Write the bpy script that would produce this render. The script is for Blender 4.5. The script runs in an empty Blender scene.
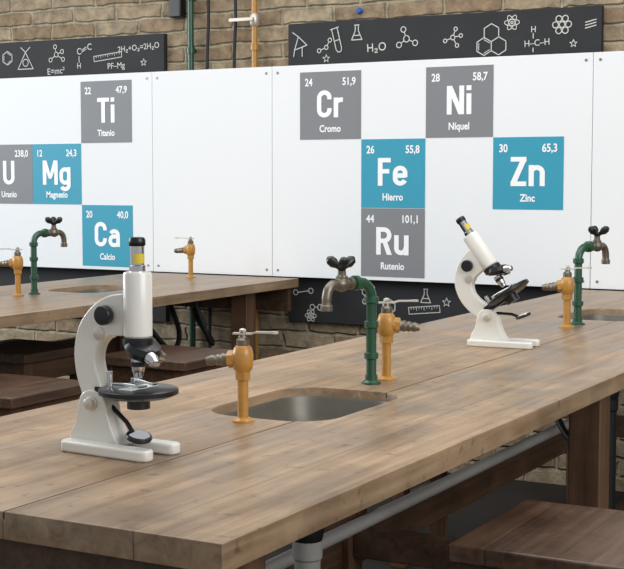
import bpy, math, random
from mathutils import Vector, Matrix
random.seed(3)
sc=bpy.context.scene
try:
    sc.view_settings.view_transform='Standard'
    sc.view_settings.look='None'
except Exception: pass
COL=sc.collection
T=0.85
# ---------------------------------------------------------------- materials
def nt(name):
    m=bpy.data.materials.new(name); m.use_nodes=True
    n=m.node_tree; b=n.nodes['Principled BSDF']; return m,n,b
def lin(c):
    return tuple((x/255/12.92 if x/255<=.04045 else ((x/255+.055)/1.055)**2.4) for x in c)+(1,)
def mat(name,rgb,rough=.5,metal=0,var=.12,scale=30,bump=0.0,coat=0):
    m,n,b=nt(name); c=lin(rgb)
    tc=n.nodes.new('ShaderNodeTexCoord'); no=n.nodes.new('ShaderNodeTexNoise')
    no.inputs['Scale'].default_value=scale; no.inputs['Detail'].default_value=4
    n.links.new(tc.outputs['Object'],no.inputs['Vector'])
    mx=n.nodes.new('ShaderNodeMix'); mx.data_type='RGBA'
    mx.inputs[6].default_value=tuple(x*(1-var) for x in c[:3])+(1,)
    mx.inputs[7].default_value=tuple(min(1,x*(1+var)) for x in c[:3])+(1,)
    n.links.new(no.outputs['Fac'],mx.inputs[0]); n.links.new(mx.outputs[2],b.inputs['Base Color'])
    b.inputs['Roughness'].default_value=rough; b.inputs['Metallic'].default_value=metal
    if coat: b.inputs['Coat Weight'].default_value=coat; b.inputs['Coat Roughness'].default_value=.15
    if bump:
        bp=n.nodes.new('ShaderNodeBump'); bp.inputs['Strength'].default_value=bump; bp.inputs['Distance'].default_value=.003
        n.links.new(no.outputs['Fac'],bp.inputs['Height']); n.links.new(bp.outputs[0],b.inputs['Normal'])
    return m
def wood(name,light,dark,rough=.35,plank=.22,axis='Y',coat=0.3,stain=.6,off=0.0,worn=0.0,pv=(.84,1.12)):
    m,n,b=nt(name); L=n.links.new; N=n.nodes.new
    tc=N('ShaderNodeTexCoord'); sp=N('ShaderNodeSeparateXYZ'); L(tc.outputs['Object'],sp.inputs[0])
    across={'Y':0,'X':1,'Z':0}[axis]
    mp=N('ShaderNodeMapping')
    mp.inputs['Scale'].default_value={'Y':(40,2.0,40),'X':(2.0,40,40),'Z':(40,40,2.0)}[axis]
    ad=N('ShaderNodeMath'); ad.operation='ADD'; ad.inputs[1].default_value=off+10*plank; L(sp.outputs[across],ad.inputs[0])
    dv=N('ShaderNodeMath'); dv.operation='DIVIDE'; dv.inputs[1].default_value=plank; L(ad.outputs[0],dv.inputs[0])
    fl=N('ShaderNodeMath'); fl.operation='FLOOR'; L(dv.outputs[0],fl.inputs[0])
    fr=N('ShaderNodeMath'); fr.operation='FRACT'; L(dv.outputs[0],fr.inputs[0])
    wn=N('ShaderNodeTexWhiteNoise'); wn.noise_dimensions='1D'; L(fl.outputs[0],wn.inputs['W'])
    va=N('ShaderNodeVectorMath'); va.operation='ADD'; L(tc.outputs['Object'],va.inputs[0]); L(wn.outputs['Color'],va.inputs[1])
    L(va.outputs[0],mp.inputs['Vector'])
    g=N('ShaderNodeTexNoise'); g.inputs['Scale'].default_value=1; g.inputs['Detail'].default_value=9; g.inputs['Roughness'].default_value=.62; g.inputs['Distortion'].default_value=.6; L(mp.outputs[0],g.inputs['Vector'])
    s=N('ShaderNodeTexNoise'); s.inputs['Scale'].default_value=4.2; s.inputs['Detail'].default_value=9; s.inputs['Roughness'].default_value=.65; L(tc.outputs['Object'],s.inputs['Vector'])
    cr=N('ShaderNodeValToRGB'); cr.color_ramp.elements[0].position=.3; cr.color_ramp.elements[1].position=.68
    cr.color_ramp.elements[0].color=lin(dark); cr.color_ramp.elements[1].color=lin(light); L(g.outputs['Fac'],cr.inputs[0])
    sr=N('ShaderNodeMapRange'); sr.inputs[1].default_value=.34; sr.inputs[2].default_value=.64; sr.inputs[3].default_value=1-stain; sr.inputs[4].default_value=1.15; L(s.outputs['Fac'],sr.inputs[0])
    pr=N('ShaderNodeMapRange'); pr.inputs[3].default_value=pv[0]; pr.inputs[4].default_value=pv[1]; L(wn.outputs['Value'],pr.inputs[0])
    m1=N('ShaderNodeMath'); m1.operation='MULTIPLY'; L(sr.outputs[0],m1.inputs[0]); L(pr.outputs[0],m1.inputs[1])
    sm=N('ShaderNodeMath'); sm.operation='LESS_THAN'; sm.inputs[1].default_value=.002/plank; L(fr.outputs[0],sm.inputs[0])
    s2=N('ShaderNodeMapRange'); s2.inputs[3].default_value=1; s2.inputs[4].default_value=.4; L(sm.outputs[0],s2.inputs[0])
    m2=N('ShaderNodeMath'); m2.operation='MULTIPLY'; L(m1.outputs[0],m2.inputs[0]); L(s2.outputs[0],m2.inputs[1])
    fac=m2
    if worn:
        k=N('ShaderNodeTexNoise'); k.inputs['Scale'].default_value=38; k.inputs['Detail'].default_value=3; L(tc.outputs['Object'],k.inputs['Vector'])
        kr=N('ShaderNodeMapRange'); kr.inputs[1].default_value=.27; kr.inputs[2].default_value=.38; kr.inputs[3].default_value=.55; kr.inputs[4].default_value=1; L(k.outputs['Fac'],kr.inputs[0])
        m3=N('ShaderNodeMath'); m3.operation='MULTIPLY'; L(m2.outputs[0],m3.inputs[0]); L(kr.outputs[0],m3.inputs[1]); fac=m3
        mq=N('ShaderNodeMapping'); mq.inputs['Rotation'].default_value=(0,0,.35); mq.inputs['Scale'].default_value=(90,5,20); L(tc.outputs['Object'],mq.inputs['Vector'])
        q=N('ShaderNodeTexNoise'); q.inputs['Scale'].default_value=1; q.inputs['Detail'].default_value=2; L(mq.outputs[0],q.inputs['Vector'])
        qr=N('ShaderNodeMapRange'); qr.inputs[1].default_value=.66; qr.inputs[2].default_value=.72; qr.inputs[3].default_value=1; qr.inputs[4].default_value=1+worn; L(q.outputs['Fac'],qr.inputs[0])
        m4=N('ShaderNodeMath'); m4.operation='MULTIPLY'; L(m3.outputs[0],m4.inputs[0]); L(qr.outputs[0],m4.inputs[1]); fac=m4
    hs=N('ShaderNodeMix'); hs.data_type='RGBA'; hs.blend_type='MULTIPLY'; hs.inputs[0].default_value=1
    cc=N('ShaderNodeCombineXYZ')
    for i in range(3): L(fac.outputs[0],cc.inputs[i])
    L(cr.outputs[0],hs.inputs[6]); L(cc.outputs[0],hs.inputs[7]); L(hs.outputs[2],b.inputs['Base Color'])
    rr=N('ShaderNodeMapRange'); rr.inputs[1].default_value=.35; rr.inputs[2].default_value=.65; rr.inputs[3].default_value=rough-.08; rr.inputs[4].default_value=rough+.15; L(s.outputs['Fac'],rr.inputs[0]); L(rr.outputs[0],b.inputs['Roughness'])
    b.inputs['Coat Weight'].default_value=coat; b.inputs['Coat Roughness'].default_value=.28
    bp=N('ShaderNodeBump'); bp.inputs['Strength'].default_value=.25; bp.inputs['Distance'].default_value=.002
    L(g.outputs['Fac'],bp.inputs['Height']); L(bp.outputs[0],b.inputs['Normal'])
    return m
def brick():
    m,n,b=nt('old_brick'); L=n.links.new; N=n.nodes.new
    tc=N('ShaderNodeTexCoord'); sp=N('ShaderNodeSeparateXYZ'); L(tc.outputs['Object'],sp.inputs[0])
    cb=N('ShaderNodeCombineXYZ'); L(sp.outputs[0],cb.inputs[0]); L(sp.outputs[2],cb.inputs[1])
    nz=N('ShaderNodeTexNoise'); nz.inputs['Scale'].default_value=11; nz.inputs['Detail'].default_value=6; L(cb.outputs[0],nz.inputs['Vector'])
    vm=N('ShaderNodeVectorMath'); vm.operation='MULTIPLY_ADD'; vm.inputs[1].default_value=(.045,.03,0); L(nz.outputs['Color'],vm.inputs[0]); L(cb.outputs[0],vm.inputs[2])
    bt=N('ShaderNodeTexBrick'); bt.inputs['Scale'].default_value=1; bt.inputs['Brick Width'].default_value=.27; bt.inputs['Row Height'].default_value=.075
    bt.inputs['Mortar Size'].default_value=.012; bt.inputs['Mortar Smooth'].default_value=.8
    bt.inputs['Color1'].default_value=lin((168,152,126)); bt.inputs['Color2'].default_value=lin((144,122,96)); bt.inputs['Mortar'].default_value=lin((168,156,130))
    L(vm.outputs[0],bt.inputs['Vector'])
    n2=N('ShaderNodeTexNoise'); n2.inputs['Scale'].default_value=16; n2.inputs['Detail'].default_value=8; n2.inputs['Roughness'].default_value=.65; L(cb.outputs[0],n2.inputs['Vector'])
    mr=N('ShaderNodeMapRange'); mr.inputs[1].default_value=.33; mr.inputs[2].default_value=.67; mr.inputs[3].default_value=.55; mr.inputs[4].default_value=1.25; L(n2.outputs['Fac'],mr.inputs[0])
    mx=N('ShaderNodeMix'); mx.data_type='RGBA'; mx.blend_type='MULTIPLY'; mx.inputs[0].default_value=1
    c3=N('ShaderNodeCombineXYZ'); [L(mr.outputs[0],c3.inputs[i]) for i in range(3)]
    L(bt.outputs['Color'],mx.inputs[6]); L(c3.outputs[0],mx.inputs[7]); L(mx.outputs[2],b.inputs['Base Color'])
    b.inputs['Roughness'].default_value=.9
    sb=N('ShaderNodeMath'); sb.operation='SUBTRACT'; L(n2.outputs['Fac'],sb.inputs[0]); L(bt.outputs['Fac'],sb.inputs[1])
    bp=N('ShaderNodeBump'); bp.inputs['Strength'].default_value=.9; bp.inputs['Distance'].default_value=.015; L(sb.outputs[0],bp.inputs['Height']); L(bp.outputs[0],b.inputs['Normal'])
    return m
M_BRICK=brick()
M_TOP=wood('varnished_tabletop_wood',(168,142,112),(124,98,72),rough=.40,plank=.22,off=-.08+.22*2,coat=.2,stain=.36,worn=.4,pv=(.92,1.07))
M_FRAME=wood('dark_frame_wood',(98,70,48),(54,37,25),rough=.5,plank=.5,coat=.1,stain=.4)
M_FRAMEZ=wood('leg_wood',(114,82,56),(68,46,31),rough=.5,plank=.5,axis='Z',coat=.1,stain=.4)
M_STOOL=wood('stool_wood',(108,80,60),(60,42,31),rough=.42,plank=.13,coat=.2,stain=.4,worn=.3)
M_FLOOR=mat('dark_concrete',(34,29,25),.8,var=.25,scale=6,bump=.1)
M_PANEL=mat('white_panel_laminate',(234,236,237),.7,var=.015,scale=3)
M_BLUE=mat('teal_print',(48,152,178),.55,var=.03,scale=4)
M_GREY=mat('grey_print',(126,128,131),.55,var=.04,scale=4)
M_WHITE=mat('white_print',(246,247,247),.55,var=.01)
M_CHALKB=mat('slate_board_black',(38,39,41),.75,var=.35,scale=7)
M_CHALK=mat('white_chalk',(205,205,200),.9,var=.3,scale=120)
M_SCREW=mat('screw_steel',(150,150,148),.35,.8)
M_OCHRE=mat('ochre_paint',(178,128,54),.38,var=.24,scale=60,coat=.3,bump=.1)
M_GREEN=mat('green_paint',(28,74,52),.35,var=.15,scale=60,coat=.3)
M_BRASS=mat('tarnished_brass',(122,114,100),.36,.75,var=.3,scale=90)
M_CHROME=mat('chrome_metal',(200,200,200),.18,1,var=.05)
M_ALU=mat('brushed_aluminium_lever',(206,200,188),.35,.55,var=.1)
M_BLACK=mat('black_plastic',(18,18,20),.32,var=.2)
M_RUBBER=mat('black_rubber',(16,16,17),.55)
M_ENAMEL=mat('cream_white_enamel',(222,220,211),.28,var=.02,coat=.5)
M_STEEL=mat('sink_steel',(106,102,92),.42,.45,var=.3,scale=14)
M_PVC=mat('grey_pvc',(176,174,168),.4,var=.08)
M_YEL=mat('yellow_label',(214,190,60),.5)
M_GLASS=mat('slide_glass',(210,220,220),.08)
M_MIRR=mat('mirror_glass',(230,230,230),.03,1,var=.0)

# ---------------------------------------------------------------- geometry
class G:
    def __init__(s): s.v=[]; s.f=[]
    def add(s,v,f):
        o=len(s.v); s.v+= [Vector(p) for p in v]; s.f+=[tuple(i+o for i in q) for q in f]; return s
    def box(s,a,b):
        x0,y0,z0=a; x1,y1,z1=b
        return s.add([(x0,y0,z0),(x1,y0,z0),(x1,y1,z0),(x0,y1,z0),(x0,y0,z1),(x1,y0,z1),(x1,y1,z1),(x0,y1,z1)],
          [(0,3,2,1),(4,5,6,7),(0,1,5,4),(1,2,6,5),(2,3,7,6),(3,0,4,7)])
    def lathe(s,prof,o=(0,0,0),ax=(0,0,1),n=28,cap=True):
        o=Vector(o); ax=Vector(ax).normalized()
        q=Vector((0,0,1)).rotation_difference(ax)
        v=[];f=[]
        for r,z in prof:
            for i in range(n):
                a=2*math.pi*i/n; v.append(o+q@Vector((r*math.cos(a),r*math.sin(a),z)))
        for k in range(len(prof)-1):
            for i in range(n):
                j=(i+1)%n; f.append((k*n+i,k*n+j,(k+1)*n+j,(k+1)*n+i))
        if cap:
            f.append(tuple(range(n-1,-1,-1))); f.append(tuple((len(prof)-1)*n+i for i in range(n)))
        return s.add(v,f)
    def cyl(s,a,b,r,r2=None,n=20):
        a=Vector(a);b=Vector(b); return s.lathe([(r,0),(r if r2 is None else r2,(b-a).length)],a,b-a,n)
    def tube(s,pts,r,n=14,closed=False):
        pts=[Vector(p) for p in pts]; N=len(pts)
        rs=r if isinstance(r,(list,tuple)) else [r]*N
        v=[];f=[]; prev=None
        for i,p in enumerate(pts):
            if closed: t=(pts[(i+1)%N]-pts[i-1]).normalized()
            else: t=(pts[min(i+1,N-1)]-pts[max(i-1,0)]).normalized()
            if prev is None:
                u=t.orthogonal().normalized()
            else:
                u=(prev-t*prev.dot(t)).normalized()
            prev=u; w=t.cross(u)
            for k in range(n):
                a=2*math.pi*k/n; v.append(p+(u*math.cos(a)+w*math.sin(a))*rs[i])
        for i in range(N if closed else N-1):
            i2=(i+1)%N
            for k in range(n):
                j=(k+1)%n; f.append((i*n+k,i*n+j,i2*n+j,i2*n+k))
        if not closed:
            f.append(tuple(range(n-1,-1,-1))); f.append(tuple((N-1)*n+i for i in range(n)))
        return s.add(v,f)
    def prism(s,poly,a,b,plane='xy'):
        n=len(poly)
        def P(p,h):
            return {'xy':(p[0],p[1],h),'xz':(p[0],h,p[1]),'yz':(h,p[0],p[1])}[plane]
        v=[P(p,a) for p in poly]+[P(p,b) for p in poly]
        f=[tuple(range(n-1,-1,-1)),tuple(range(n,2*n))]+[(i,(i+1)%n,n+(i+1)%n,n+i) for i in range(n)]
        return s.add(v,f)
    def xf(s,Mx): s.v=[Mx@p for p in s.v]; return s
import bmesh
def make(name,g,m,parent=None,loc=(0,0,0),rot=(0,0,0),bev=0,ang=35,norm=True):
    me=bpy.data.meshes.new(name); me.from_pydata([tuple(p) for p in g.v],[],g.f)
    if norm:
        bm=bmesh.new(); bm.from_mesh(me); bmesh.ops.recalc_face_normals(bm,faces=bm.faces); bm.to_mesh(me); bm.free()
    me.materials.append(m); me.shade_smooth(); me.set_sharp_from_angle(angle=math.radians(ang))
    o=bpy.data.objects.new(name,me); COL.objects.link(o); o.location=loc; o.rotation_euler=rot
    if parent: o.parent=parent
    if bev:
        b=o.modifiers.new('bevel','BEVEL'); b.width=bev; b.segments=3; b.limit_method='ANGLE'; b.angle_limit=math.radians(40)
    return o
def empty(name,loc,rotz=0,label='',cat='',group=None):
    o=bpy.data.objects.new(name,None); COL.objects.link(o); o.location=loc; o.rotation_euler=(0,0,rotz); o.empty_display_size=.05
    tag(o,label,cat,group); return o
def tag(o,label,cat,group=None):
    o['label']=label; o['category']=cat
    if group: o['group']=group
def cat_rom(P,k=8,closed=False):
    P=[Vector(p) for p in P]; out=[]; n=len(P)
    for i in range(n if closed else n-1):
        if closed: a,b,c,d=P[i-1],P[i],P[(i+1)%n],P[(i+2)%n]
        else: a,b,c,d=P[max(i-1,0)],P[i],P[i+1],P[min(i+2,n-1)]
        for j in range(k):
            t=j/k; out.append(.5*((2*b)+(c-a)*t+(2*a-5*b+4*c-d)*t*t+(3*b-a-3*c+d)*t**3))
    if not closed: out.append(P[-1])
    return out
def rrect(w,h,r,n=8):
    pts=[]
    for cx,cy,a0 in ((w/2-r,h/2-r,0),(-w/2+r,h/2-r,90),(-w/2+r,-h/2+r,180),(w/2-r,-h/2+r,270)):
        for i in range(n+1):
            a=math.radians(a0+90*i/n); pts.append((cx+r*math.cos(a),cy+r*math.sin(a)))
    return pts
def copy_tree(root,loc,rotz):
    r=root.copy(); COL.objects.link(r); r.location=loc; r.rotation_euler=(0,0,rotz)
    def rec(src,dst):
        for c in list(src.children):
            k=c.copy(); COL.objects.link(k); k.parent=dst; rec(c,k)
    rec(root,r); return r
def text_geo(s,size,sx=1.0,off=0.0,align='LEFT'):
    c=bpy.data.curves.new('t','FONT'); c.body=s; c.size=size; c.offset=off; c.align_x=align; c.resolution_u=4
    o=bpy.data.objects.new('t',c); COL.objects.link(o); dg=bpy.context.evaluated_depsgraph_get(); dg.update()
    me=bpy.data.meshes.new_from_object(o.evaluated_get(dg))
    v=[(p.co.x*sx,p.co.y) for p in me.vertices]; f=[tuple(p.vertices) for p in me.polygons]
    bpy.data.objects.remove(o); bpy.data.curves.remove(c); bpy.data.meshes.remove(me)
    return v,f
def put_text(g,s,x,z,y,size,sx=1.0,off=0.0,align='LEFT',rot=0):
    v,f=text_geo(s,size,sx,off,align); c,d=math.cos(rot),math.sin(rot)
    g.add([(x+a*c-b*d,y,z+a*d+b*c) for a,b in v],f); return g
LIFT=[0]
def lift():
    LIFT[0]=(LIFT[0]+1)%5; return -.00025*LIFT[0]
def stroke(g,pts,y,w=.005,closed=False):
    pts=[Vector((p[0],p[1])) for p in pts]; N=len(pts)
    for i in range(N if closed else N-1):
        a=pts[i]; b=pts[(i+1)%N]; d=b-a
        if d.length<1e-6: continue
        d=d.normalized(); nn=Vector((-d.y,d.x))*w/2; a2=a-d*w*.3; b2=b+d*w*.3
        dy=lift()
        q=[a2-nn,b2-nn,b2+nn,a2+nn]; g.add([(p.x,y+dy,p.y) for p in q],[(0,1,2,3)])
def arc(cx,cy,rx,ry,a0,a1,n=12):
    return [(cx+rx*math.cos(math.radians(a0+(a1-a0)*i/n)),cy+ry*math.sin(math.radians(a0+(a1-a0)*i/n))) for i in range(n+1)]
def B(x0,y0,x1,y1): return ('p',[(x0,y0),(x1,y0),(x1,y1),(x0,y1)])
def S(*a):
    o=[]
    for q in a: o+= q if isinstance(q,list) else [q]
    r=[o[0]]
    for q in o[1:]:
        if (Vector(q)-Vector(r[-1])).length>1e-4: r.append(q)
    return ('s',r)
GLY={
'C':(.56,[S((.475,.66),arc(.28,.72,.195,.195,0,180),arc(.28,.28,.195,.195,180,360),(.475,.34))]),
'r':(.36,[B(0,0,.17,.72),S(arc(.27,.46,.185,.175,180,90),(.35,.635))]),
'N':(.60,[B(0,0,.17,1),B(.43,0,.60,1),('p',[(0,1),(.19,1),(.60,0),(.41,0)])]),
'i':(.17,[B(0,0,.17,.72),B(0,.83,.17,1)]),
'F':(.47,[B(0,0,.17,1),B(0,.84,.47,1),B(0,.44,.42,.60)]),
'e':(.53,[S((.12,.365),(.445,.365)),S((.445,.30),(.445,.455),arc(.265,.455,.18,.18,0,180),arc(.265,.265,.18,.18,180,338))]),
'R':(.58,[B(0,0,.17,1),S((.08,.915),(.29,.915),arc(.29,.71,.19,.205,90,-90),(.08,.505)),('p',[(.22,.5),(.40,.5),(.58,0),(.395,0)])]),
'u':(.53,[S((.085,.72),arc(.25,.25,.165,.165,180,300)),S(arc(.25,.25,.165,.165,300,340),(.44,.3)),B(.36,0,.53,.72)]),
'Z':(.52,[B(0,.84,.52,1),B(0,0,.52,.16),('p',[(0,.12),(.20,.12),(.52,.88),(.32,.88)])]),
'n':(.53,[B(0,0,.17,.72),S(arc(.265,.455,.18,.18,180,0),(.445,0))]),
'T':(.54,[B(0,.84,.54,1),B(.185,0,.355,1)]),
'M':(.72,[B(0,0,.17,1),B(.55,0,.72,1),('p',[(0,1),(.19,1),(.43,.25),(.29,.25)]),('p',[(.72,1),(.53,1),(.29,.25),(.43,.25)])]),
'g':(.53,[S(arc(.265,.455,.18,.18,0,180),arc(.265,.265,.18,.18,180,360),(.445,.455)),S((.445,.72),(.445,-.02),arc(.265,-.02,.18,.16,0,-155))]),
'a':(.52,[S(arc(.265,.47,.17,.165,155,0),(.435,0)),S((.435,.42),(.24,.42),arc(.24,.245,.16,.175,90,270),(.30,.07),(.435,.12))]),
'U':(.57,[S((.085,1),arc(.285,.285,.20,.20,180,360),(.485,1))]),
}
def band(pts,w):
    P=[Vector(p) for p in pts]; N=len(P); Lf=[];Rt=[]
    for i in range(N):
        d0=(P[i]-P[i-1]).normalized() if i>0 else None
        d1=(P[i+1]-P[i]).normalized() if i<N-1 else None
        if d0 is None: d0=d1
        if d1 is None: d1=d0
        t=(d0+d1).normalized(); nn=Vector((-t.y,t.x)); k=min(2.0,1/max(.3,nn.dot(Vector((-d1.y,d1.x)))))
        Lf.append(P[i]+nn*w/2*k); Rt.append(P[i]-nn*w/2*k)
    v=Lf+Rt; f=[(i,N+i,N+i+1,i+1) for i in range(N-1)]
    return v,f
def symbol(g,s,xc,z,y,h,sx=1.1):
    W=sum(GLY[c][0] for c in s)+.075*(len(s)-1); x=xc-W*h*sx/2
    for c in s:
        w,el=GLY[c]
        for k,(kind,p) in enumerate(el):
            if kind=='p': v=p; f=[tuple(range(len(p)))]
            else: v,f=band(p,.165)
            g.add([(x+q[0]*h*sx,y-.0004*k,z+q[1]*h) for q in v],f)
        x+=(w+.075)*h*sx
    return g

# ---------------------------------------------------------------- setting
g=G().box((-9,-3,-.1),(5,5.9,0)); f=make('floor',g,M_FLOOR); f['kind']='structure'
g=G().box((-9,5.66,0),(5,5.9,3.4)); w=make('wall_back',g,M_BRICK); w['kind']='structure'

# ---------------------------------------------------------------- slate boards with chalk drawings
def circle(cx,cz,r,n=14,a0=0,sx=1,rot=0):
    o=[]
    for i in range(n):
        a=2*math.pi*i/n+a0; x=r*sx*math.cos(a); z=r*math.sin(a)
        o.append((cx+x*math.cos(rot)-z*math.sin(rot),cz+x*math.sin(rot)+z*math.cos(rot)))
    return o
class Ch:
    def __init__(s,y,par): s.g=G(); s.y=y; s.par=par
    def flush(s):
        if s.g.v: make('chalk_drawing',s.g,M_CHALK,s.par,norm=False)
        s.g=G()
    def ln(s,*p,w=.0042): stroke(s.g,p,s.y,w)
    def cl(s,p,w=.0042): stroke(s.g,p,s.y,w,True)
    def ci(s,x,z,r,**k): s.cl(circle(x,z,r,**k))
    def atom(s,x,z,r):
        for k in range(3): s.cl(circle(x,z,r*.38,n=20,sx=2.6,rot=k*math.pi/3),.0035)
        s.ci(x,z,r*.15)
    def star(s,x,z,r):
        p=[]
        for i in range(10):
            a=math.pi/2+i*math.pi/5; q=r if i%2==0 else r*.42; p.append((x+q*math.cos(a),z+q*math.sin(a)))
        s.cl(p,.003)
    def mol(s,x,z,arms,r=.012,c=.014):
        s.ci(x,z,c)
        for a,l in arms:
            a=math.radians(a); dx,dz=math.cos(a),math.sin(a)
            s.ln((x+dx*c,z+dz*c),(x+dx*l,z+dz*l)); s.ci(x+dx*(l+r),z+dz*(l+r),r)
    def hexa(s,x,z,r,dbl=True):
        s.cl(circle(x,z,r,n=6,a0=math.pi/6))
        if dbl:
            h=circle(x,z,r*.75,n=6,a0=math.pi/6)
            for i in (0,2,4): s.ln(h[i],h[i+1],w=.0032)
    def flask(s,x,z,h):
        s.cl([(x-h*.12,z+h*.5),(x-h*.12,z+h*.1),(x-h*.4,z-h*.5),(x+h*.4,z-h*.5),(x+h*.12,z+h*.1),(x+h*.12,z+h*.5)])
        s.ln((x-h*.18,z+h*.5),(x+h*.18,z+h*.5)); s.ln((x-h*.26,z-h*.2),(x+h*.26,z-h*.2))
    def tx(s,t,x,z,size,rot=0): put_text(s.g,t,x,z,s.y,size,.95,.0002,'LEFT',rot)
    def tubeg(s,x,z,h,a):
        c,d=math.cos(a),math.sin(a)
        def R(p): return (x+p[0]*c-p[1]*d,z+p[0]*d+p[1]*c)
        w=h*.13
        s.ln(*[R(p) for p in [(-w,h/2),(-w,-h/2+w),(-w*.6,-h/2+w*.2),(0,-h/2),(w*.6,-h/2+w*.2),(w,-h/2+w),(w,h/2)]])
        s.ln(R((-w*1.5,h/2)),R((w*1.5,h/2))); s.ln(R((-w,0)),R((w,0)))
    def ruler(s,x,z,l,h,a):
        c,d=math.cos(a),math.sin(a)
        def R(p): return (x+p[0]*c-p[1]*d,z+p[0]*d+p[1]*c)
        s.cl([R(p) for p in [(0,0),(l,0),(l,h),(0,h)]],.0035)
        for i in range(1,12): s.ln(R((l*i/12,h)),R((l*i/12,h*(.45 if i%3==0 else .65))),w=.0025)
def board(x0,x1,z0,z1,draw,label):
    cx=(x0+x1)/2; loc=(cx,5.645,z0)
    o=make('chalkboard',G().box((x0-cx,-.015,0),(x1-cx,.015,z1-z0)),M_CHALKB,loc=loc,bev=.003)
    tag(o,label,'chalkboard')
    c=Ch(-.017,o); draw(c,x0-cx,z1-z0); c.flush()
    return o
def drawR(c,L,top):
    def P(u,v):
        c.flush(); return (L+u,top-v)
    x,z=P(.065,.10); c.cl([(x-.03,z-.02),(x+.035,z+.0),(x-.01,z+.04)]); c.ln((x-.03,z-.02),(x-.035,z-.05)); c.ln((x+.01,z-.01),(x+.01,z-.05)); c.ln((x-.01,z+.04),(x-.04,z+.06))
    x,z=P(.20,.115); c.mol(x,z,[(200,.03),(60,.028)],r=.009,c=.009)
    x,z=P(.255,.085); c.tubeg(x,z,.11,.25)
    x,z=P(.20,.165); c.star(x,z,.018)
    x,z=P(.355,.055); c.flask(x,z,.065)
    x,z=P(.405,.145); c.tx('H\u2082O',x,z,.052,.06)
    x,z=P(.60,.095); c.mol(x,z,[(110,.032),(215,.032),(-25,.034)])
    x,z=P(.82,.10); c.mol(x,z,[(70,.03),(200,.03),(-60,.032),(10,.03)],r=.008,c=.010)
    x,z=P(.965,.145); c.hexa(x,z,.038); c.hexa(x+.0658,z,.038,False); c.hexa(x+.0329,z+.057,.038,False)
    x,z=P(1.09,.05); c.atom(x,z,.034)
    x,z=P(1.165,.155); c.tx('H\u2013C\u2013H',x-.02,z,.038,.05); c.ln((x+.02,z+.035),(x+.02,z+.055)); c.tx('H',x+.008,z+.06,.036); c.ln((x+.02,z-.006),(x+.02,z-.022))
    x,z=P(1.31,.07); c.ci(x,z,.012)
    for k in range(6):
        a=k*math.pi/3; c.cl(circle(x+.028*math.cos(a),z+.028*math.sin(a),.013,n=10))
    x,z=P(1.36,.15); c.star(x,z,.016)
    x,z=P(1.41,.09); c.ln((x,z),(x+.045,z+.01)); c.ln((x,z+.012),(x+.045,z+.022)); c.ln((x,z+.024),(x+.045,z+.034))
    x,z=P(.08,1.235); c.ln((x-.03,z),(x+.03,z+.01)); c.ci(x-.04,z,.012); c.ci(x+.04,z+.01,.012)
    x,z=P(.17,1.30); c.mol(x,z,[(40,.03),(180,.03)])
    x,z=P(.40,1.22); c.mol(x,z,[(30,.03),(150,.03),(270,.03)])
    x,z=P(.52,1.28); c.hexa(x,z,.035)
    x,z=P(.70,1.225); c.flask(x,z,.06)
    x,z=P(.80,1.25); c.star(x,z,.02)
    x,z=P(.12,1.34); c.atom(x,z,.03)
    x,z=P(.62,1.31); c.ruler(x,z,.15,.03,.1)
def drawL(c,L,top):
    W=5.40-3.907
    def P(u,v):
        c.flush(); return (L+W-u,top-v)
    x,z=P(.20,.05); c.tx('2H\u2082+O\u2082=2H\u2082O',x-.075,z-.03,.040,.05)
    x,z=P(.12,.135); c.star(x,z,.018)
    x,z=P(.34,.16); c.tx('PF\u2013Mg',x,z,.042,.03)
    x,z=P(.42,.12); c.ruler(x,z,.17,.026,.10)
    x,z=P(.53,.09); c.tx('C',x,z+.01,.045); c.ln((x+.032,z+.03),(x+.06,z+.045)); c.ln((x+.032,z+.02),(x+.06,z+.035)); c.tx('C',x+.065,z+.03,.045); c.ln((x+.015,z),(x+.015,z-.03)); c.tx('H',x+.0,z-.06,.04)
    x,z=P(.66,.075); c.mol(x,z,[(100,.03),(215,.035),(-30,.04),(20,.03)],r=.01,c=.012)
    x,z=P(.72,.175); c.tx('E=mc\u00b2',x,z,.046,.05)
    x,z=P(.86,.09); c.ln((x-.05,z-.05),(x,z+.035),(x+.05,z-.05),(x-.05,z-.05)); c.ci(x,z-.018,.018); c.ln((x,z+.035),(x+.03,z+.06)); c.ln((x,z+.035),(x-.03,z+.06))
    x,z=P(.98,.08); c.hexa(x,z,.035)
    x,z=P(1.1,.1); c.flask(x,z,.09)
board(-5.40,-3.907,.60,2.005,drawL,'black slate board with chalk formulas fixed to the brick wall')
board(-3.215,-1.737,.64,2.012,drawR,'black slate board with chalk molecules and H2O on brick wall')
board(-1.60,-.2,.64,2.012,lambda c,L,t:(c.atom(L+.3,t-.1,.04),c.flush(),c.hexa(L+.6,t-.1,.04)),'black slate board with chalk sketches on the brick wall')

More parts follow.
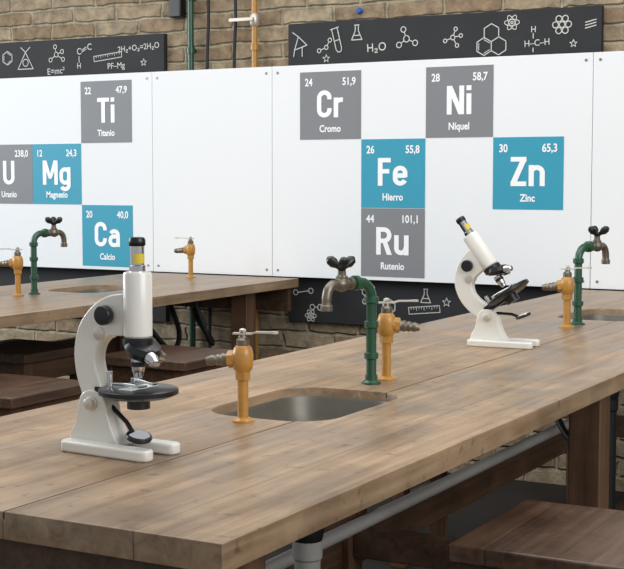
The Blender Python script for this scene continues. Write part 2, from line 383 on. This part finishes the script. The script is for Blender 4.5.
# ---------------------------------------------------------------- white panels with element tiles
ZT=[1.783,1.478,1.173,.868]
GX=lambda i:-3.113+.312*i
PY=5.56
def panel(x0,x1,tiles,label,depth=.070):
    cx=(x0+x1)/2; z0=.853; z1=1.816
    o=make('display_panel',G().box((x0-cx+.0012,0,0),(x1-cx-.0012,.018,z1-z0)),M_PANEL,loc=(cx,PY,z0),bev=.002)
    tag(o,label,'display panel','white periodic table wall panels')
    for sx in (x0+.07,x1-.06):
        make('batten',G().box((sx-cx-.015,.018,.06),(sx-cx+.015,depth,z1-z0-.06)),M_FRAMEZ,o)
    for i,row,blue,num,mass,sym,nam in tiles:
        a=GX(i)-cx; b=a+.310; t=ZT[row]-z0; bt=ZT[row+1]-z0+.002
        tile=make('element_tile',G().box((a,-.0015,bt),(b,.001,t)),M_BLUE if blue else M_GREY,o)
        tile['label']=('teal' if blue else 'grey')+' printed element tile reading '+sym+' '+nam
        y=-.0025
        for g in (put_text(G(),num,a+.026,t-.062,y,.047,.84,.0011),put_text(G(),mass,b-.026,t-.062,y,.047,.84,.0011,'RIGHT'),
                  symbol(G(),sym,(a+b)/2,bt+.098,y,.122),put_text(G(),nam,(a+b)/2,bt+.034,y,.043,.85,.0012,'CENTER')):
            make('lettering',g,M_WHITE,tile,norm=False)
    for sx in (x0+.03,x1-.03):
        for sz in (z1-.03,z0+.03):
            g=G().lathe([(.006,0),(.006,.002),(.004,.004)],(sx-cx,0,sz-z0),(0,-1,0),16)
            make('screw',g,M_SCREW,o)
    return o
panel(-5.45,-3.931,[(-4,0,0,'22','47,9','Ti','Titanio'),(-6,1,0,'92','238,0','U','Uranio'),(-5,1,1,'12','24,3','Mg','Magnesio'),(-4,2,1,'20','40,0','Ca','Calcio')],'white wall panel with Ti, U, Mg and Ca element tiles')
panel(-3.931,-3.261,[],'plain narrow white wall panel without tiles',.1)
panel(-3.261,-1.748,[(0,0,0,'24','51,9','Cr','Cromo'),(2,0,0,'28','58,7','Ni','N\u00edquel'),(1,1,1,'26','55,8','Fe','Hierro'),(3,1,1,'30','65,3','Zn','Zinc'),(1,2,0,'44','101,1','Ru','Rutenio')],'white wall panel with Cr, Ni, Fe, Zn and Ru element tiles')
panel(-1.748,-.3,[],'plain white wall panel beside the tiled panel',.067)

# ---------------------------------------------------------------- wall pipes
def wall_pipe(x,r,m,name,label,cat,z0=.3,z1=3.4,y=5.622):
    e=empty(name,(x,y,z0),0,label,cat)
    make('pipe_run',G().cyl((0,0,0),(0,0,z1-z0),r),m,e)
    for z in (1.9,2.15,2.8):
        g=G().lathe([(r+.006,0),(r+.006,.03)],(0,0,z-z0),(0,0,1)); g.box((-.008,0,z-z0+.005),(.008,.038,z-z0+.025))
        make('pipe_clip',g,m,e)
    return e
wall_pipe(-3.747,.015,M_GREEN,'water_pipe','green painted vertical pipe on the brick wall','pipe')
p=wall_pipe(-3.391,.014,M_OCHRE,'gas_pipe','yellow ochre vertical gas pipe on the brick wall','pipe')
make('valve',G().lathe([(.016,-.03),(.022,-.02),(.022,.02),(.016,.03)],(0,0,1.74),(0,0,1)).cyl((0,0,1.74),(0,-.04,1.74),.009).box((-.11,-.05,1.732),(.02,-.039,1.748)),M_ALU,p,bev=.001)['label']='grey lever shut-off valve'
for x in (-3.652,-3.501):
    e=empty('electrical_cable',(x,5.625,.3),0,'black cable running down the brick wall','cable','black wall cables')
    pts=cat_rom([(0,0,0),(.006,0,.8),(-.004,0,1.5),(.005,0,1.8),(-.008,0,2.3),(0,0,3.1)],6)
    make('cable_run',G().tube(pts,.008,10),M_RUBBER,e)
e=make('junction_box',G().box((-.035,-.05,0),(.035,.0,.12)),M_BLACK,loc=(-3.832,5.66,2.075),bev=.006); tag(e,'small black junction box on brick wall','junction box')
e=make('plastic_plug',G().lathe([(.014,0),(.014,.012),(.009,.018)],(0,0,0),(0,-1,0)),mat('blue_plastic',(40,90,170),.4),loc=(-2.86,5.66,2.055)); tag(e,'small round blue plastic plug in brick wall','plug')

# ---------------------------------------------------------------- tables
SINKW,SINKL=.275,.41
def apply_bool(o,cutters):
    for c in cutters:
        m=o.modifiers.new('b','BOOLEAN'); m.operation='DIFFERENCE'; m.object=c; m.solver='EXACT'
    dg=bpy.context.evaluated_depsgraph_get(); dg.update()
    me=bpy.data.meshes.new_from_object(o.evaluated_get(dg)); o.modifiers.clear(); o.data=me
    for c in cutters: bpy.data.objects.remove(c)
def table(x0,x1,y0,y1,sinks,legs,label):
    xc=(x0+x1)/2; yc=(y0+y1)/2; hw=(x1-x0)/2; hl=(y1-y0)/2
    e=empty('lab_table',(xc,yc,0),0,label,'table','long wooden laboratory tables')
    top=make('tabletop',G().box((-hw,-hl,T-.04),(hw,hl,T)),M_TOP,e)
    cut=[]
    for sy in sinks:
        c=make('cut',G().prism(rrect(SINKW,SINKL,.085),T-.1,T+.05),M_TOP); c.location=(xc,sy,0); cut.append(c)
    c=make('cut',G().box((.0805,-hl-.02,T-.012),(.0835,hl*2,T+.02)),M_TOP); c.location=(xc,yc,0)
    cut.append(c)
    bpy.context.view_layer.update()
    apply_bool(top,cut)
    b=top.modifiers.new('bevel','BEVEL'); b.width=.004; b.segments=3; b.limit_method='ANGLE'; b.angle_limit=math.radians(50)
    iz0,iz1=T-.15,T-.04
    make('apron',G().box((-hw+.03,-hl+.2,iz0),(-hw+.055,hl-.2,iz1)),M_FRAME,e,bev=.002)
    for s in (-1,1):
        yy=s*(hl-.03)
        make('apron',G().box((-hw+.06,yy-.015,iz0),(hw-.03,yy+.015,iz1)),M_FRAME,e,bev=.002)
    for ly in legs:
        for s in (-1,1):
            xx=s*(hw-.10)
            make('leg',G().box((xx-.04,ly-yc-.04,0),(xx+.04,ly-yc+.04,iz1)),M_FRAMEZ,e,bev=.004)
        make('cross_rail',G().box((-hw+.14,ly-yc-.02,.3),(hw-.14,ly-yc+.02,.38)),M_FRAME,e,bev=.003)
        make('cross_rail',G().box((-hw+.14,ly-yc-.02,iz1-.08),(hw-.14,ly-yc+.02,iz1)),M_FRAME,e,bev=.003)
    xx=-(hw-.10)
    make('stretcher',G().box((xx-.018,-hl+.1,.47),(xx+.018,hl-.1,.60)),M_FRAME,e,bev=.003)
    make('stretcher',G().box((xx-.018,-hl+.1,.26),(xx+.018,hl-.1,.36)),M_FRAME,e,bev=.003)
    make('stretcher',G().box((-.02,-hl+.1,.13),(.09,hl-.1,.17)),M_FRAME,e,bev=.003)
    return e
def sink(x,y,label,pm=None):
    e=empty('sink',(x,y,T-.155),0,label,'sink','steel sinks set in the tables')
    g=G(); rings=[]
    prof=[(-.001,.136),(-.006,.137),(-.009,.131),(-.014,.095),(-.024,.078),(-.06,.068),(-.10,.062)]
    for d,z in prof:
        p=rrect(SINKW+2*d,SINKL+2*d,max(.085+d,.02)); n=len(p)
        rings.append([(a,b,z) for a,b in p])
    v=[q for r in rings for q in r]; f=[]
    for k in range(len(rings)-1):
        for i in range(n):
            j=(i+1)%n; f.append((k*n+i,k*n+j,(k+1)*n+j,(k+1)*n+i))
    f.append(tuple((len(rings)-1)*n+i for i in range(n)))
    o=len(v); outer=[(-.001,.136),(-.001,.06),(-.03,.045),(-.10,.04)]
    for d,z in outer:
        v+=[(a,b,z) for a,b in rrect(SINKW+2*d,SINKL+2*d,max(.085+d,.02))]
    for k in range(len(outer)-1):
        for i in range(n):
            j=(i+1)%n; f.append((o+k*n+i,o+(k+1)*n+i,o+(k+1)*n+j,o+k*n+j))
    f.append(tuple(o+(len(outer)-1)*n+i for i in range(n-1,-1,-1)))
    g.add(v,f); make('basin',g,M_STEEL,e,norm=False)
    make('drain_grate',G().lathe([(.022,0),(.022,.004),(.014,.006)],(0,0,.061)),M_CHROME,e)
    make('drain_nut',G().lathe([(.024,0),(.024,-.10),(.034,-.105),(.036,-.15),(.030,-.175)],(0,0,.045),(0,0,1),16),M_RUBBER,e)
    make('drain_pipe',G().lathe([(.026,-.125),(.031,-.13),(.031,-.165),(.027,-.17),(.027,-.66)],(0,0,0)),pm or M_PVC,e)
    return e
MX0,MX1=-1.80,-.924
table(MX0,MX1,1.45,5.54,[2.462,4.56],[1.62,3.27,5.3],'long varnished brown wooden lab table with two sinks')
LX0,LX1=-3.99,-3.11
LXC=(LX0+LX1)/2
table(LX0,LX1,1.6,5.54,[4.62],[1.75,3.5,5.22],'long varnished wooden lab table by the element panels')
sink(-1.362,2.462,'grey steel sink basin sunk between gas and water taps')
sink(-1.362,4.56,'grey steel sink basin set near the far water tap',M_RUBBER)
sink(LXC,4.62,'grey steel sink basin in the rear wooden table',M_RUBBER)
e=make('metal_pipe',G().cyl((0,0,0),(0,3.5,0),.018),M_PVC,loc=(-1.62,1.7,.402)); tag(e,'long grey pipe running under the wooden table','pipe')

# ---------------------------------------------------------------- gas taps
def gas_tap(loc,rotz,lever_rot,label,s=1.0):
    e=empty('gas_tap',loc,rotz,label,'gas tap','ochre gas taps'); e.scale=(s,s,s)
    g=G().lathe([(.021,0),(.021,.004),(.013,.008),(.010,.009),(.010,.098)],(0,0,0)); make('standpipe',g,M_OCHRE,e)
    g=G().lathe([(.0145,.0),(.0145,.016)],(0,0,.078),(0,0,1),6); g.lathe([(.012,0),(.0175,.006),(.0195,.018),(.0195,.034),(.0165,.045),(.012,.05)],(0,0,.092))
    g.lathe([(.013,0),(.015,.008),(.015,.018),(.012,.024)],(0,0,.118),(1,0,-.1),20); g.lathe([(.0165,.016),(.0165,.028)],(0,0,.118),(1,0,-.1),6)
    make('valve_body',g,M_OCHRE,e,bev=.001)
    g=G().lathe([(.013,.026),(.011,.032),(.0125,.038),(.010,.042),(.0115,.048),(.009,.053),(.0105,.059),(.008,.066),(.007,.070)],(0,0,.118),(1,0,-.1),20); make('hose_nozzle',g,M_BRASS,e)
    g=G().lathe([(.009,0),(.012,.003),(.012,.012),(.008,.016),(.006,.028)],(0,0,.140)); make('valve_stem',g,M_BRASS,e)
    g=G().box((-.018,-.007,.162),(.018,.007,.165)); 
    g.add([(.016,-.006,.162),(.016,.006,.162),(.026,.006,.165),(.026,-.006,.165),(.016,-.006,.165),(.016,.006,.165),(.026,.006,.168),(.026,-.006,.168)],[(0,1,2,3),(4,7,6,5),(0,4,5,1),(3,2,6,7),(0,3,7,4),(1,5,6,2)])
    g.box((.025,-.0065,.165),(.060,.0065,.168)); g.cyl((.06,0,.1645),(.06,0,.1685),.0078)
    g.lathe([(.0065,.0),(.0065,.006),(.003,.008)],(0,0,.165),(0,0,1),6)
    g.xf(Matrix.Rotation(lever_rot,4,'Z')); make('lever_handle',g,M_ALU,e)
    return e
gas_tap((-1.362,2.212,T),math.radians(195),math.radians(180),'ochre gas tap with lever before the sink, nozzle out',1.02)
gas_tap((-1.362,2.832,T),math.radians(25),math.radians(10),'ochre gas tap with lever beside the green water tap',1.08)
gas_tap((-1.36,4.10,T),math.radians(200),math.radians(190),'ochre gas tap with lever beside the far water tap',1.1)
gas_tap((-3.60,4.185,T),math.radians(200),math.radians(20),'ochre gas tap with lever on the rear table',1.1)
gas_tap((-3.56,5.33,T),math.radians(200),math.radians(20),'ochre gas tap with lever near the wall panel',1.1)
# ---------------------------------------------------------------- water taps
def water_tap(loc,rotz,label,s=1.0):
    e=empty('water_tap',loc,rotz,label,'tap','green gooseneck water taps'); e.scale=(s,s,s)
    r=.0115
    pts=[(0,0,.0)]+[(0,0,.19)]+[(.038-.038*math.cos(a),0,.19+.038*math.sin(a)) for a in [math.radians(x) for x in range(15,91,15)]]+[(.075,0,.228)]
    g=G().tube(pts,r,16); g.lathe([(.022,0),(.022,.004),(.014,.009),(.014,.02)],(0,0,0))
    make('riser_pipe',g,M_GREEN,e)
    for z in (.055,.125,.18): make('pipe_fitting',G().lathe([(.0115,-.001),(.016,.002),(.016,.014),(.0115,.016)],(0,0,z)),M_GREEN,e)
    make('pipe_fitting',G().lathe([(.0115,0),(.0165,.003),(.0165,.016),(.0115,.018)],(.045,0,.228),(1,0,0)),M_GREEN,e)
    g=G().lathe([(.012,0),(.0135,.002),(.0135,.012),(.010,.014),(.010,.02),(.016,.028),(.017,.036),(.014,.046),(.010,.05)],(.066,0,.228),(1,0,0),24)
    sp=cat_rom([(.108,0,.228),(.128,0,.228),(.142,0,.219),(.148,0,.203),(.149,0,.186)],5)
    g.tube(sp,[.0105]*(len(sp)-3)+[.010,.0105,.0105],16); g.lathe([(.011,0),(.013,.002),(.013,.012),(.0115,.014)],(.149,0,.172))
    make('tap_body',g,M_BRASS,e)
    g=G().lathe([(.013,0),(.013,.008),(.009,.012),(.009,.02),(.006,.022),(.006,.03)],(.099,0,.236)); make('tap_stem',g,M_BRASS,e)
    g=G().lathe([(.007,0),(.009,.003),(.009,.010),(.005,.014)],(.099,0,.256))
    for k in range(3):
        a=k*2*math.pi/3+.9; d=Vector((math.cos(a),math.sin(a),.75)); b0=Vector((.099,0,.259)); g.tube([b0,b0+d*.010,b0+d*.019,b0+d*.028,b0+d*.034],[.005,.006,.0115,.0105,.004],12)
    make('cross_handle',g,M_BLACK,e); return e
water_tap((-1.367,2.765,T),math.radians(-104),'green pipe gooseneck water tap over the sink')
water_tap((-1.36,4.205,T),math.radians(75),'green gooseneck water tap beside far sink and ochre tap',1.06)
water_tap((-3.595,4.275,T),math.radians(80),'green gooseneck water tap on the rear wooden table',1.05)

# ---------------------------------------------------------------- microscopes
def cat2(p): return [(q.x,q.y) for q in cat_rom([Vector(a) for a in p],4)]
def microscope(loc,rotz,tilt,label,s=1.0):
    e=empty('microscope',loc,rotz,label,'microscope','white student microscopes'); e.scale=(s,s,s)
    J=Vector((-.041,0,.082)); MT=Matrix.Translation(J)@Matrix.Rotation(-math.radians(tilt),4,'Y')@Matrix.Translation(-J)
    C=.043
    out=[(-.095,-.035),(-.085,-.047),(.083,-.052),(.094,-.046),(.096,-.037),(.094,-.026),(.086,-.021),(.0,-.021),(-.014,-.012),(-.014,.012),(.0,.021),(.086,.021),(.094,.026),(.096,.037),(.094,.046),(.083,.052),(-.085,.047),(-.095,.035)]
    make('base',G().prism(out,0,.019),M_ENAMEL,e,bev=.004)
    ped=[(-.093,.014),(-.088,.032),(-.078,.050),(-.072,.078),(-.064,.096),(-.046,.104),(-.026,.100),(-.014,.085),(-.008,.06),(.002,.035),(.016,.014)]
    make('pillar',G().prism(cat2(ped),-.019,.019,'xz'),M_ENAMEL,e,bev=.004)
    outer=[(.024,.268),(-.004,.264),(-.030,.253),(-.056,.232),(-.075,.203),(-.083,.165),(-.079,.128),(-.068,.098),(-.058,.078)]
    inner=[(-.020,.080),(-.022,.100),(-.028,.118),(-.036,.140),(-.038,.160),(-.032,.178),(-.020,.190),(-.004,.196),(.024,.198)]
    prof=[(p.x,p.y) for p in cat_rom([Vector(p) for p in outer],5)]+[(p.x,p.y) for p in cat_rom([Vector(p) for p in inner],5)]
    make('arm',G().prism(prof,-.015,.015,'xz').xf(MT),M_ENAMEL,e,bev=.004)
    g=G().lathe([(.0215,0),(.0240,.003),(.0240,.103),(.0225,.107),(.0150,.109)],(C,0,.196)).xf(MT); make('body_tube',g,M_ENAMEL,e)
    g=G().lathe([(.0135,0),(.0135,.012),(.0118,.013),(.0118,.044)],(C,0,.302)).xf(MT)
    ep=make('eyepiece',g,M_CHROME,e)
    make('eyecup',G().lathe([(.0125,0),(.0138,.002),(.0138,.010),(.012,.014),(.008,.0145),(.0075,.010)],(C,0,.346)).xf(MT),M_BLACK,ep)
    g=G(); v=[];f=[];n=9
    for zz in (.318,.334):
        for i in range(n):
            a=math.radians(-75+i*10); v.append((C+.0141*math.cos(a),.0141*math.sin(a),zz))
    for i in range(n-1): f.append((i,i+1,n+i+1,n+i))
    g.add(v,f); make('label_sticker',g.xf(MT),M_YEL,ep)['label']='small yellow sticker'
    g=G().lathe([(.019,.0),(.0255,-.003),(.0255,-.014),(.018,-.020)],(C,0,.197)); g.lathe([(.006,-.014),(.028,-.010),(.032,0),(.028,.010),(.006,.013)],(C+.010,0,.177),(.42,-.1,1),28).xf(MT)
    ns=make('nosepiece',g,M_BLACK,e)
    for d,l in (((0,0,-1),.036),((.84,-.38,-.38),.040),((.35,.85,-.4),.032)):
        d=Vector(d).normalized(); o=Vector((C,0,.176))+d*.012
        if d.x!=0: o+=Vector((.010,0,0))
        g=G().lathe([(.0120,0),(.0120,.008),(.0110,.009),(.0110,l*.62),(.0088,l*.75),(.0074,l*.95),(.0045,l)],o,d,20).xf(MT)
        ob=make('objective',g,M_CHROME,ns)
        g=G().lathe([(.0123,0),(.0123,.007)],o+d*.009,d,20).xf(MT); make('objective_ring',g,M_BLACK,ob)
    g=G().lathe([(.052,0),(.060,.003),(.066,.006),(.066,.013),(.063,.015)],(C,0,.097),(0,0,1),48); g.box((-.036,-.018,.094),(.0,.018,.110)); g.cyl((C,0,.078),(C,0,.1),.019)
    g.box((-.04,-.010,.092),(C,.010,.100)); st=make('stage',g.xf(MT),M_BLACK,e)
    for sy in (-1,1):
        g=G().cyl((C-.035,sy*.03,.112),(C-.035,sy*.03,.122),.0045); g.tube([(C-.035,sy*.03,.120),(C-.01,sy*.022,.1195),(C+.015,sy*.016,.117),(C+.028,sy*.014,.119)],.0022,8)
        make('stage_clip',g.xf(MT),M_CHROME,st)
    make('specimen_slide',G().box((C-.013,-.037,.1122),(C+.013,.037,.1134)).xf(MT),M_GLASS,st)
    g=G().cyl((-.018,0,.108),(-.018,0,.135),.005).xf(MT)
    make('stage_stop_screw',g,M_CHROME,st)
    for sy in (-1,1):
        g=G().lathe([(.008,.013),(.008,.020),(.0155,.021),(.0165,.023),(.0165,.033),(.015,.035),(.006,.0355)],(-.006,0,.232),(0,sy,0),28).xf(MT); make('focus_knob',g,M_BLACK,e)
        g=G().lathe([(.010,.013),(.011,.014),(.011,.019),(.007,.020)],(-.026,0,.20),(0,sy,0),24).xf(MT); make('fine_focus_knob',g,M_ALU,e)
        g=G().lathe([(.012,.018),(.012,.022),(.0095,.023),(.0095,.030),(.008,.031)],J,(0,sy,0),20); make('tilt_knob',g,M_BLACK if sy>0 else M_ALU,e)
    g=G().tube([(-.03,0,.088),(-.006,0,.070),(.018,0,.052),(C-.012,0,.035)],.004,10).xf(MT)
    g2=G().lathe([(.004,-.003),(.021,-.003),(.0225,.0),(.021,.004),(.004,.004)],(C,0,.030),(.25,-.1,.95),28).xf(MT); g.add(g2.v,g2.f)
    mr=make('mirror_mount',g,M_BLACK,e)
    make('mirror',G().lathe([(.018,.0042),(.018,.005)],(C,0,.030),(.25,-.1,.95),28).xf(MT),M_MIRR,mr)
    return e
microscope((-1.390,1.862,T),math.radians(-3),0,'white upright student microscope with black stage before gas tap')
microscope((-1.36,3.56,T),math.radians(4),35,'white student microscope tilted back, standing between the sinks',.97)

# ---------------------------------------------------------------- stools
def stool(loc,label):
    e=empty('stool',loc,0,label,'stool','dark wooden stools')
    h=.656; w=.20
    make('seat',G().box((-w,-w,h-.035),(w,w,h)),M_STOOL,e,bev=.005)
    for s in (-1,1):
        make('apron',G().box((s*(w-.03)-.011,-w+.03,h-.11),(s*(w-.03)+.011,w-.03,h-.035)),M_FRAME,e,bev=.002)
        make('apron',G().box((-w+.03,s*(w-.03)-.011,h-.11),(w-.03,s*(w-.03)+.011,h-.035)),M_FRAME,e,bev=.002)
        make('stretcher',G().box((s*(w-.04)-.01,-w+.04,.2),(s*(w-.04)+.01,w-.04,.24)),M_FRAME,e,bev=.002)
        make('stretcher',G().box((-w+.04,s*(w-.04)-.01,.26),(w-.04,s*(w-.04)+.01,.30)),M_FRAME,e,bev=.002)
        for t in (-1,1):
            make('leg',G().box((s*(w-.04)-.024,t*(w-.04)-.024,0),(s*(w-.04)+.024,t*(w-.04)+.024,h-.035)),M_FRAMEZ,e,bev=.003)
    return e
s0=stool((-.765,2.46,0),'dark brown square wooden stool beside the long table')
SL='dark brown square wooden stool pushed against the rear table'
for x,y in ((-2.95,3.36),(-2.95,4.28),(-2.95,2.6)):
    k=copy_tree(s0,(x,y,0),0); k['label']=SL
k=copy_tree(s0,(-3.58,4.16,0),0); k['label']='dark brown wooden stool stored underneath the rear table'
k=copy_tree(s0,(-2.12,4.35,0),0); k['label']='dark brown wooden stool between the two long tables'

# ---------------------------------------------------------------- hoses
def hose(pts,label,m=M_RUBBER,r=.011):
    p0=Vector(pts[0]); pp=cat_rom([Vector(p)-p0 for p in pts],8)
    o=make('gas_hose',G().tube(pp,r,12),m,loc=p0); tag(o,label,'hose','hoses under the tables'); return o
hose([(-1.36,4.12,.81),(-1.35,4.1,.70),(-1.31,4.04,.60),(-1.31,4.06,.52),(-1.36,4.14,.50),(-1.42,4.2,.56),(-1.43,4.22,.68),(-1.4,4.21,.81)],'black rubber hose looping below the wooden table')
hose([(-3.5,5.3,.81),(-3.45,5.2,.7),(-3.3,5.1,.6),(-3.25,5.0,.62),(-3.3,4.95,.81)],'black rubber hose hanging below rear wooden table')
hose([(-3.4,4.9,.81),(-3.3,4.85,.66),(-3.25,4.72,.6),(-3.27,4.6,.7),(-3.30,4.55,.81)],'black rubber hose looping under rear wooden table')

# ---------------------------------------------------------------- lights
def area(loc,target,sx,sy,p,c):
    l=bpy.data.lights.new('light','AREA'); l.shape='RECTANGLE'; l.size=sx; l.size_y=sy; l.energy=p; l.color=c
    o=bpy.data.objects.new('soft_area_light',l); COL.objects.link(o); o.location=loc  # unseen soft area lights, overhead and at the sides, not ceiling fixtures
    o.rotation_euler=(Vector(target)-Vector(loc)).to_track_quat('-Z','Y').to_euler(); return o
area((-2,3.0,3.3),(-2,3.4,0),5,3,98,(1,.98,.95))  # unseen overhead soft light for general brightness, no lamp modelled
area((-7.5,2.5,2.3),(-2,3.5,1.0),3.5,2,175,(.90,.96,1))  # unseen area light standing in for daylight from left windows
area((2.5,1.5,2.6),(-2,3.5,.9),3,2,95,(.98,.98,1))  # unseen soft light from the right side, no lamp modelled
wd=bpy.data.worlds.new('world'); sc.world=wd; wd.use_nodes=True
bg=wd.node_tree.nodes['Background']; bg.inputs[0].default_value=(.93,.96,1,1); bg.inputs[1].default_value=.52

# ---------------------------------------------------------------- camera
cd=bpy.data.cameras.new('camera'); cam=bpy.data.objects.new('camera',cd); COL.objects.link(cam)
cd.sensor_width=36; cd.lens=1394/624*36
cam.location=(0,0,1.307); cam.rotation_euler=(math.radians(90-4.37),0,math.radians(28.76))
sc.camera=cam
